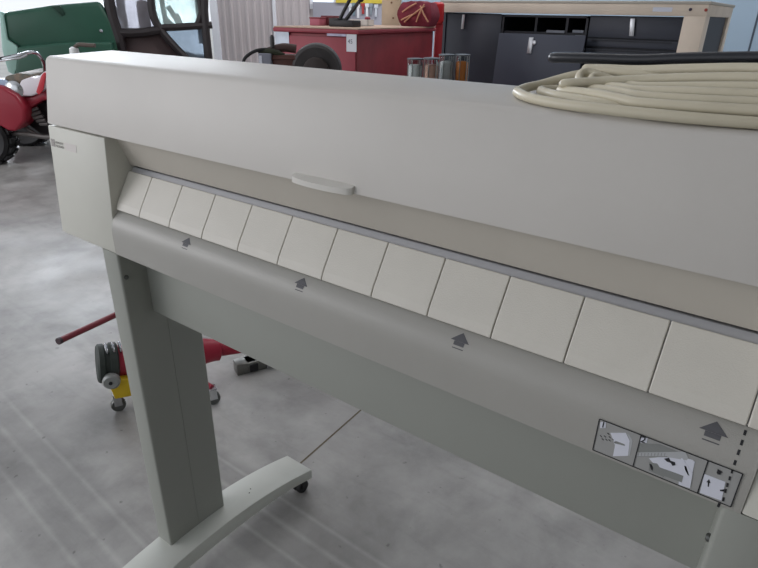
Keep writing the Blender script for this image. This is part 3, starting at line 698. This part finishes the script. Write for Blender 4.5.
for px0, px1 in ((547,565),(573,584)):
    p = HF.at(px0, 31, .075); q = HF.at(px1, 31, .075); b = B(); add_box(b, p.x, q.x, .062, .08, p.z-.012, p.z+.008); obj('drawer_lip', b, mat('pale_lip', (120,124,134), .5), o, shift=sh)
for k in range(4):
    p = HF.at(575.5, 36+k*4.2, .06); q = HF.at(585, 36+k*4.2, .06); b = B(); add_box(b, p.x, q.x, .050, .062, p.z-.010, p.z+.008); obj('drawer_lip', b, mat('grey_lip', (92,96,106), .5), o, shift=sh)
# leaning door
LF = Frame(0, 5.02, 0)
x0, x1, z0, z1 = rect(LF, 494, 33, 573, 92)
bl_ = LF.at(488, 90).x; z0 = 0
ld = root_at('loose_door', 'loose navy cabinet door with steel latch leaning on the open shelves', 'door', LF, (x0+x1)/2, 0)
b = B(); hw = (x1-x0)/2; add_box(b, -hw, hw, -.011, .011, 0, z1*1.004); finish(b, .002)
bmesh.ops.rotate(b, verts=b.verts, cent=(0,0,0), matrix=Matrix.Rotation(-.095, 3, 'X')); obj('panel', b, mat('navy_door', (60,64,77), .45), ld)
p = LF.at(532, 37, .1); q = LF.at(530, 53, .1); mx = (x0+x1)/2
ly_ = p.z*math.sin(.095)-.012
b = B(); add_box(b, -.020, .020, -.026, -.0115, q.z, p.z); add_lathe(b, [(.018,0),(.018,.012)], (.030, -.012, p.z-.04), (0,-1,0), 14); finish(b, .003)
bmesh.ops.rotate(b, verts=b.verts, cent=(0,0,0), matrix=Matrix.Rotation(-.095, 3, 'X')); bmesh.ops.translate(b, verts=b.verts, vec=((p.x+q.x)/2-mx, 0, 0)); obj('latch', b, M_PULL, ld)
# drawer unit
x4 = x3+.004; x5 = px_-.003
o, sh = cabinet('drawer_cabinet', 'wide navy cabinet with slatted drawers under the right half of the wooden bench', x4, x5, zb_)
b = B(); add_box(b, x4, x5, .082, .8, 0, zb_-.006); obj('carcass', b, M_NAVYD, o, shift=sh)
zd = HF.at(630, 38.5, .06).z
b = B(); add_box(b, x4+.01, x5-.004, .06, .081, zd, zb_-.012); d = obj('door', finish(b, .002), M_NAVY, o, shift=sh)
obj('handle', finish(handle(o, sh, 633.5, 18.5, 36, .06, 3.6), .002), M_PULL, d, shift=sh)
z = zd-.012
for k in range(9):
    b = B(); add_box(b, x4+.01, x5-.004, .060, .081, z-.058, z); d = obj('drawer', finish(b, .003), M_NAVY, o, shift=sh)
    b = B(); add_box(b, x4+.05, x5-.05, .050, .0605, z-.014, z-.004); obj('drawer_pull', b, M_NAVYD, d, shift=sh); z -= .075

# ------------------------------------------------------------------ green tractor in the doorway, far left
TF = FC(90, 8.0, AZ+.30)
tr = root_at('farm_tractor', 'big green farm tractor with dark glazed cab behind the quad bike', 'tractor', TF, 0, 0)
M_GREEN = mat('tractor_green', (42,84,68), .42, vary=.12, vscale=3)
M_MINT = mat('mint_edge', (168,206,196), .4)
M_CABF = mat('cab_black', (36,30,32), .5)
def plate_px(fr, pts, ly0, ly1, shrink=1): return [F(fr, x, y, ly0) for x, y in pts]
b = B(); add_plate(b, plate_px(TF, [(2,12.5),(52,5),(100,1),(112,22),(121,52),(118,80),(60,80),(15,44),(6,40)], 0, 1), 0, 1.5); obj('hood', finish(b, .05, 3), M_GREEN, tr)
b = B(); add_plate(b, plate_px(TF, [(17,47),(64,42.5),(112,42),(118,95),(20,95),(15,74)], -.14, 1), -.14, .02); obj('side_shield', finish(b, .03, 3), M_GREEN, tr)
b = B(); add_plate(b, plate_px(TF, [(-1,11),(2.5,12),(7,40),(16,46),(20,60),(14,75),(8,72),(2,50)], -.03, 1), -.03, .3); obj('grille_edge', finish(b, .012), M_MINT, tr)
b = B(); add_plate(b, plate_px(TF, [(51,6.5),(60,5.5),(65,14),(62,16),(56,10)], -.01, 1), -.016, .02); obj('hood_vent', finish(b, .004), mat('vent_dark', (28,58,46), .6), tr)
p = F(TF, 101, 31, -.01); b = B(); add_lathe(b, [(.02,0),(.02,.012),(.012,.02)], (p[0], .005, p[1]), (0,-1,0), 14); obj('hood_bolt', b, M_CHROME, tr)
# cab frame bars and panes
def bar(pts, w, nm='cab_frame', ly=.05):
    b = B(); add_tube(b, [Vector((F(TF,x,y,ly)[0], ly, F(TF,x,y,ly)[1])) for x, y in pts], w, 8, smooth=3); return obj(nm, b, M_CABF, tr)
bar([(106,-30),(110,8),(119,38),(124,62)], .06); bar([(149,-30),(152,10),(160,29),(176,48),(190,62)], .045)
bar([(158,28),(180,27),(212,25)], .04); bar([(206,-30),(204,10),(209,62)], .05); bar([(197,-10),(201,12),(196,26)], .03)
bar([(120,33),(138,33),(160,30)], .05)
def pane(pts, c_, rough=.08, ly=.12, nm='window_pane'):
    b = B(); add_plate(b, plate_px(TF, pts, ly, 1), ly, ly+.012); return obj(nm, b, mat('pane_%d_%d' % (c_[0], c_[2]), c_, rough, trans=.35, ior=1.3, vary=.35, vscale=3), tr)
pane([(108,-30),(150,-30),(153,12),(160,30),(122,34),(112,12)], (168,168,176))
pane([(150,-30),(205,-30),(202,12),(210,25),(160,28),(153,8)], (190,208,206))
pane([(162,30),(210,27),(210,60),(188,60)], (128,140,152))
b = B(); add_plate(b, plate_px(TF, [(120,36),(160,33),(190,62),(186,95),(121,95)], .10, 1), .10, .16); obj('cab_door_panel', finish(b, .01), mat('cab_brown', (66,52,52), .6), tr)
# cab interior seen through the glass: seat, wheel, roof
p0 = F(TF,118,30,.5); p1 = F(TF,146,10,.5)
b = B(); add_box(b, p0[0], p1[0], .4, .9, p0[1]-.25, p0[1]+.02); obj('dash_panel', finish(b, .05, 3), mat('pale_dash', (168,166,170), .5), tr)
p0 = F(TF,138,20,.6); p1 = F(TF,147,0,.6); b = B(); add_box(b, p0[0], p1[0], .6, .8, p0[1]-.3, p1[1]); obj('seat_back', finish(b, .05, 3), mat('seat_tan', (186,150,130), .7), tr)
b = B()
for (x, y), (x_, y_) in (((160,-10),(166,24)),((168,6),(180,26)),((176,14),(182,27)),((165,18),(174,27))): add_tube(b, [Vector((F(TF,x,y,.3)[0], .3, F(TF,x,y,.3)[1])), Vector((F(TF,x_,y_,.3)[0], .3, F(TF,x_,y_,.3)[1]))], .03, 8)
obj('lever', b, M_CABF, tr)
cxr = F(TF,208,30)[0]; cxl = F(TF,108,30)[0]
b = B(); add_box(b, cxl, cxr, .0, 1.5, 2.35, 2.5); obj('cab_roof', finish(b, .06, 3), M_GREEN, tr)
for yy in (1.45,):
    for xx in (cxl+.05, cxr-.05): b = B(); add_box(b, xx-.05, xx+.05, yy-.05, yy+.05, .9, 2.36); obj('cab_frame', b, M_CABF, tr)
b = B(); add_box(b, cxl, cxr, .3, 1.5, .52, .62); obj('cab_floor', b, M_CABF, tr)
b = B(); add_box(b, F(TF,10,60)[0], cxr,        .35, 1.15, .35, .55); obj('chassis', finish(b, .02), M_CABF, tr)
xf = F(TF,40,60)[0]; xrw = cxr-.35
for xx, r, wy in ((xf,.38,(.55,1.3)),(xrw,.40,(.55,1.3))):
    for yy in wy:
        b = B(); add_lathe(b, [(r*.55,-.16),(r*.9,-.17),(r,-.12),(r,.12),(r*.9,.17),(r*.55,.16)], (xx, yy+(.35 if yy > 1 else .3)*0, r), (0,1,0), 32)
        bmesh.ops.recalc_face_normals(b, faces=b.faces); wl = obj('wheel', b, M_BLACK, tr)
        b = B(); add_lathe(b, [(r*.56,-.10),(r*.5,-.14),(r*.2,-.16),(r*.1,-.18)], (xx, yy, r), (0,1,0), 24); obj('hub', b, mat('hub_yellow', (200,170,40), .5), wl)

# ------------------------------------------------------------------ red quad bike at the left edge
gp = floor_at(4, 163)
QF = Frame(gp.x, gp.y, AZ+.12)
qb = root_at('quad_bike', 'red quad bike with chrome handlebar and black knobbly tyres at the left edge', 'quad bike', QF, 0, .2)
qs = (0, .2, 0)
def ql(px, py, ly=0): p = QF.at(px, py, ly); return Vector((p.x, ly, p.z))
M_QRED = mat('quad_red', (150,34,52), .38, coat=.3)
rt = abs(QF.at(4, 163).z-QF.at(4, 112).z)/2
cc = ql(-14, 138)
def tyre(x, y, r, nm='tyre'):
    b = B(); add_lathe(b, [(r*.5,-.10),(r*.86,-.125),(r*.97,-.105),(r,-.06),(r,.06),(r*.97,.105),(r*.86,.125),(r*.5,.10)], (x, y, r), (0,1,0), 36)
    for k in range(18):
        for s in (-1, 1):
            an = 2*PI*(k+.25*s)/18; c_ = Vector((x+math.cos(an)*r*.99, y+s*.05, r+math.sin(an)*r*.99)); e = Vector((math.cos(an), 0, math.sin(an))); t_ = Vector((-e.z, 0, e.x))
            vs_ = [c_+e*a_*.016+t_*b_*.025+Vector((0,c2_*.04,0)) for a_ in (-1,1) for b_ in (-1,1) for c2_ in (-1,1)]
            vv = [b.verts.new(q) for q in vs_]
            for fi in ((0,1,3,2),(4,6,7,5),(0,4,5,1),(2,3,7,6),(0,2,6,4),(1,5,7,3)): b.faces.new([vv[i] for i in fi])
    bmesh.ops.recalc_face_normals(b, faces=b.faces); o = obj(nm, b, M_BLACK, qb, shift=qs)
    b = B(); add_lathe(b, [(r*.52,-.09),(r*.45,-.05),(r*.15,-.06),(r*.12,-.08)], (x, y, r), (0,1,0), 24); obj('rim', b, mat('rim_grey', (150,150,154), .35, metal=.6), o, shift=qs); return o
rt = min(max(rt, .24), .33)
tyre(cc.x, .0, rt); tyre(cc.x, .85, rt); wx2 = cc.x+1.15
tyre(wx2, .0, rt); tyre(wx2, .85, rt)
# front fender and body shell
b = B(); add_plate(b, [tuple(ql(*q, -.10).xz) for q in ((-60,90),(-12,84),(4,86),(18,95),(27,108),(26,122),(18,131),(10,131),(2,126),(-10,124),(-40,128))], -.13, .22); obj('front_fender', finish(b, .03, 3), M_QRED, qb, shift=qs)
b = B(); add_plate(b, [tuple(ql(*q, .85).xz) for q in ((-40,90),(-12,84),(4,86),(18,95),(27,108),(26,120),(2,122),(-10,120),(-40,124))], .72, .98); obj('front_fender', finish(b, .03, 3), M_QRED, qb, shift=qs)
b = B(); add_plate(b, [tuple(ql(*q, .0).xz) for q in ((10,106),(23,97),(34,96),(45,87),(62,84),(100,88),(104,97),(80,100),(44,100),(34,106),(20,112))], -.02, .75); obj('body_shell', finish(b, .02, 3), M_QRED, qb, shift=qs)
b = B(); add_plate(b, [tuple(ql(*q, .0).xz) for q in ((46,80),(56,77),(90,78),(104,84),(100,90),(60,90),(47,90))], .2, .6); obj('seat', finish(b, .03, 3), mat('seat_black', (36,36,38), .6), qb, shift=qs)
b = B(); add_plate(b, [tuple(ql(*q, .05).xz) for q in ((22,108),(40,102),(50,106),(100,104),(104,134),(40,138),(24,126))], .12, .7); obj('engine', finish(b, .02), mat('engine_dark', (44,38,40), .55, vary=.4, vscale=14), qb, shift=qs)
b = B()
for k in range(5): add_tube(b, [ql(27+k*3.2, 112+k*3, .02), ql(38+k*2.5, 108+k*4, .02)], .016, 8)
add_tube(b, [ql(8,134,.0), ql(26,134,.0), ql(44,137,.0), ql(100,137,.0)], .022, 8); add_tube(b, [ql(20,124,.06), ql(40,137,.06)], .018, 8)
obj('engine_fins', b, mat('worn_steel', (112,108,106), .4, metal=.5), qb, shift=qs)
b = B(); add_plate(b, [tuple(ql(*q, -.04).xz) for q in ((18,88),(22,80),(31,77),(38,78),(44,72),(50,70),(50,86),(42,92),(32,96),(22,96))], -.06, .12); obj('fairing', finish(b, .015, 3), mat('white_fairing', (226,220,226), .35), qb, shift=qs)
b = B(); add_plate(b, [tuple(ql(*q, -.08).xz) for q in ((36,92),(41,76),(44,72),(46,73),(43,90),(39,95))], -.08, -.06); obj('fairing_stripe', finish(b, .003), mat('stripe_red', (200,60,70), .4), qb, shift=qs)
b = B(); add_plate(b, [tuple(ql(*q, .0).xz) for q in ((2,84),(6,76),(18,73),(30,74),(34,80),(26,88),(10,90))], -.02, .5); obj('instrument_cowl', finish(b, .02, 3), mat('cowl_brown', (126,108,92), .5, vary=.4, vscale=18, c2=(84,88,80)), qb, shift=qs)
b = B(); c_ = ql(14, 90, -.06); add_lathe(b, [(.055,.04),(.075,.02),(.078,-.0),(.06,-.012),(.02,-.02)], c_, (0,1,0), 24); bmesh.ops.recalc_face_normals(b, faces=b.faces); obj('headlamp', b, M_CHROME, qb, shift=qs)
b = B(); c_ = ql(3, 86, -.05); add_lathe(b, [(.04,.05),(.06,.02),(.06,-.0),(.05,-.01)], c_, (0,1,0), 20); bmesh.ops.recalc_face_normals(b, faces=b.faces); obj('headlamp', b, mat('lamp_blue', (170,188,214), .2), qb, shift=qs)
b = B(); add_tube(b, [ql(-2,59.5,.0), ql(8,58,.0), ql(20,55,.02), ql(29,52.5,.05), ql(36,53,.10), ql(41,58,.15), ql(44,64,.2), ql(46,80,.3)], .0155, 10, smooth=5); hb = obj('handlebar', b, M_CHROME, qb, shift=qs)
b = B(); add_tube(b, [ql(-10,61,.0), ql(1,59.2,.0), ql(18,55.6,.02)], .019, 10); obj('grip', b, M_BLACK, hb, shift=qs)
b = B(); add_tube(b, [ql(-1,61,-.03), ql(10,59.5,-.05), ql(20,58,-.05), ql(27,55,-.02)], .008, 8, smooth=3); obj('brake_lever', b, M_CHROME, hb, shift=qs)
# pipe fitting poking up behind the plotter's left end
QP = FC(80, 5.0, AZ)
sp = root_at('standpipe', 'short standpipe with white cap and dark spout behind the plotter left end', 'pipe', QP, 0, 0)
def pl(px, py): p = QP.at(px, py); return Vector((p.x, 0, p.z))
a = pl(74, 50)
b = B(); add_lathe(b, [(.08,0),(.08,.015),(.025,.02),(.022,a.z-.03)], (a.x, 0, 0), (0,0,1), 16); obj('pipe', b, mat('pipe_grey', (130,130,128), .4), sp)
b = B(); add_lathe(b, [(.030,-.06),(.033,-.02),(.030,.010),(.016,.020)], a, (0,0,1), 16); obj('cap', b, mat('cap_white', (224,226,226), .4), sp)
b = B(); add_tube(b, [pl(75,47), pl(79,44.5), pl(86,45), pl(95,45.5)], .014, 10, smooth=4); obj('spout', b, mat('spout_dark', (86,74,66), .5), sp)

# ------------------------------------------------------------------ red floor jack behind the left leg
g0 = floor_at(118, 404); g1 = floor_at(262, 366)
d = (g1-g0); jy = math.atan2(d.y, d.x)
jf = Frame(g0.x, g0.y, jy)
jk = root_at('floor_jack', 'red floor jack with black end cap and yellow bracket behind the left stand leg', 'jack', jf, 0, 0)
def jl(px, py, ly=0): p = jf.at(px, py, ly); return Vector((p.x, ly, p.z))
M_JR = mat('jack_red', (156,34,56), .4); M_YEL = mat('yellow_paint', (214,180,36), .45); M_GRB = mat('dark_green_rubber', (50,56,52), .6)
ca = jl(112, 362); cb = jl(213, 350); cb.z = max(.05, cb.z)
ax = (cb-ca).normalized(); L_ = (cb-ca).length
b = B(); add_lathe(b, [(.050,.012),(.058,.02),(.058,.14),(.052,.16),(.050,L_*.9),(.044,L_),(.044,L_+.02),(.028,L_+.03),(.026,L_+.11)], ca, ax, 30); bmesh.ops.recalc_face_normals(b, faces=b.faces); obj('cylinder', b, M_JR, jk)
b = B(); add_lathe(b, [(.02,-.05),(.062,-.05),(.070,-.044),(.070,-.028),(.064,-.024),(.064,-.012),(.072,-.008),(.072,.012),(.064,.018),(.05,.02)], ca, ax, 32); bmesh.ops.recalc_face_normals(b, faces=b.faces); obj('end_cap', b, M_GRB, jk)
b = B()
for k in range(3):
    c_ = ca+ax*(-.01+k*.012); add_tube(b, [c_+Vector((.0,0,.0))+Vector((.01*k,-.02+.02*math.cos(t_),.066+.018*math.sin(t_))) for t_ in (0,1,2,3,4,5)], .0045, 8, closed=True, smooth=3)
obj('chrome_fitting', b, M_CHROME, jk)
y0 = jl(108, 383, -.06); y1 = jl(130, 394, -.06)
b = B(); add_plate(b, [(y0.x, y0.z+.004), (y0.x+.02, y0.z+.014), (y1.x+.04, y0.z-.004), (y1.x+.04, y1.z-.004), (y0.x+.012, y1.z+.004)], -.075, -.03); add_box(b, y0.x+.01, y1.x+.03, -.05, .05, y1.z, y1.z+.012); obj('bracket', finish(b, .003), M_YEL, jk)
c_ = jl(111.5, 381, -.08); b = B(); add_lathe(b, [(.010,-.014),(.022,-.014),(.029,-.008),(.029,.008),(.022,.014),(.010,.014)], c_, (.3,1,0), 24); bmesh.ops.recalc_face_normals(b, faces=b.faces); rol = obj('roller', b, mat('roller_steel', (150,152,150), .35, metal=.5), jk)
b = B(); add_lathe(b, [(.006,-.018),(.006,.018)], c_, (.3,1,0), 12); obj('axle', b, M_BLACK, rol)
for px, py, ly in ((118,402,-.04), (214,404,-.16)):
    c_ = jl(px, py, ly); b = B(); add_lathe(b, [(.012,-.011),(.024,-.011),(.026,-.006),(.026,.006),(.024,.011),(.012,.011)], (c_.x, ly, .026), (0,1,0), 24); bmesh.ops.recalc_face_normals(b, faces=b.faces)
    w_ = obj('caster_wheel', b, mat('caster_dark', (96,98,96), .35, metal=.5), jk)
    b = B(); add_plate(b, [(c_.x-.014,.026),(c_.x+.014,.026),(c_.x+.012,.070),(c_.x-.012,.070)], ly-.016, ly-.013); add_plate(b, [(c_.x-.014,.026),(c_.x+.014,.026),(c_.x+.012,.070),(c_.x-.012,.070)], ly+.013, ly+.016); add_box(b, c_.x-.014, c_.x+.014, ly-.016, ly+.016, .067, .072); obj('caster_fork', b, M_CHROME, w_)
c2_ = jl(214,404,-.16)
b = B(); add_tube(b, [Vector((c2_.x,-.16,.072)), Vector((c2_.x-.03,-.10,.075)), Vector((c2_.x-.06,-.03,.07))], .010, 10, smooth=3); obj('caster_arm', b, M_JR, jk)
e = ca+ax*(L_+.10)
b = B(); add_box(b, e.x-.02, e.x+.20, -.028, .028, 0, .05); add_box(b, e.x+.02, e.x+.07, -.032, .032, .02, .050); obj('foot_clamp', finish(b, .004), mat('clamp_steel', (118,118,114), .35, metal=.7), jk)
for k in (0, 1): b = B(); add_box(b, e.x+.03+k*.07, e.x+.065+k*.07, -.036, -.026, .006, .040); obj('clamp_block', finish(b, .003), M_BLACK if k == 0 else M_CHROME, jk)
# handle: rises from the jack towards the camera's left
h1 = ca+ax*.12+Vector((0,0,.05))
b = B(); hp = RT*0
def hl(px, py, z):
    r = ray(px, py); p = CAM+r*((z-CAM.z)/r.z)-jf.o; return Vector((p.dot(jf.ux), p.dot(jf.uy), z))
ha = hl(59, 341, .20); hm = hl(113, 316, .17); hc = ha+(hm-ha)*2.1
add_tube(b, [ha, hm, hc], .0125, 12); ho = obj('handle', b, mat('handle_red', (120,26,40), .4), jk)
b = B(); dd = (hm-ha).normalized(); add_tube(b, [ha-dd*.004, ha+dd*.008], .0135, 12); obj('handle_tip', b, mat('tip_dark', (58,40,46), .5), ho)
b = B(); add_tube(b, [hc, (hc+h1)/2+Vector((0,0,.0)), h1-Vector((0,0,.02))], .014, 10); obj('handle_socket', b, M_JR, ho)


# ================================================================== LIGHT
w = bpy.data.worlds.new('world'); scene.world = w; w.use_nodes = True
bg = w.node_tree.nodes['Background']; bg.inputs['Color'].default_value = (.90, .94, 1, 1); bg.inputs['Strength'].default_value = 1.0
def area(name, loc, target, sx, sy, power, c=(1,1,1)):
    l = bpy.data.lights.new(name, 'AREA'); l.shape = 'RECTANGLE'; l.size = sx; l.size_y = sy; l.energy = power; l.color = c
    o = bpy.data.objects.new(name, l); col.objects.link(o); o.location = loc
    o.rotation_euler = (Vector(target)-Vector(loc)).to_track_quat('-Z', 'Y').to_euler(); return o
area('door_daylight', (-12, 7.5, 2.4), (-2.5, 1, .2), 6, 4, 900, (.86,.92,1))
area('side_door_daylight', (-6, -3.5, 2.4), (-.8, .6, .9), 3.5, 3, 135, (.99,.97,1))
area('overhead_fill', (-2.5, 2.5, 4.9), (-2.5, 2.5, 0), 3, .5, 25, (1,.98,.97))  # added overhead fill under the closed ceiling, no actual fitting
area('back_wall_fill', (-2.2, 5.6, 4.9), (-3.2, 8, 1.2), 4, .5, 210, (1,.98,.98))  # added fill aimed at the back wall to brighten the background
vs = scene.view_settings; vs.view_transform = 'Standard'; vs.look = 'None'; vs.gamma = 1; vs.use_curve_mapping = False; vs.exposure = .07
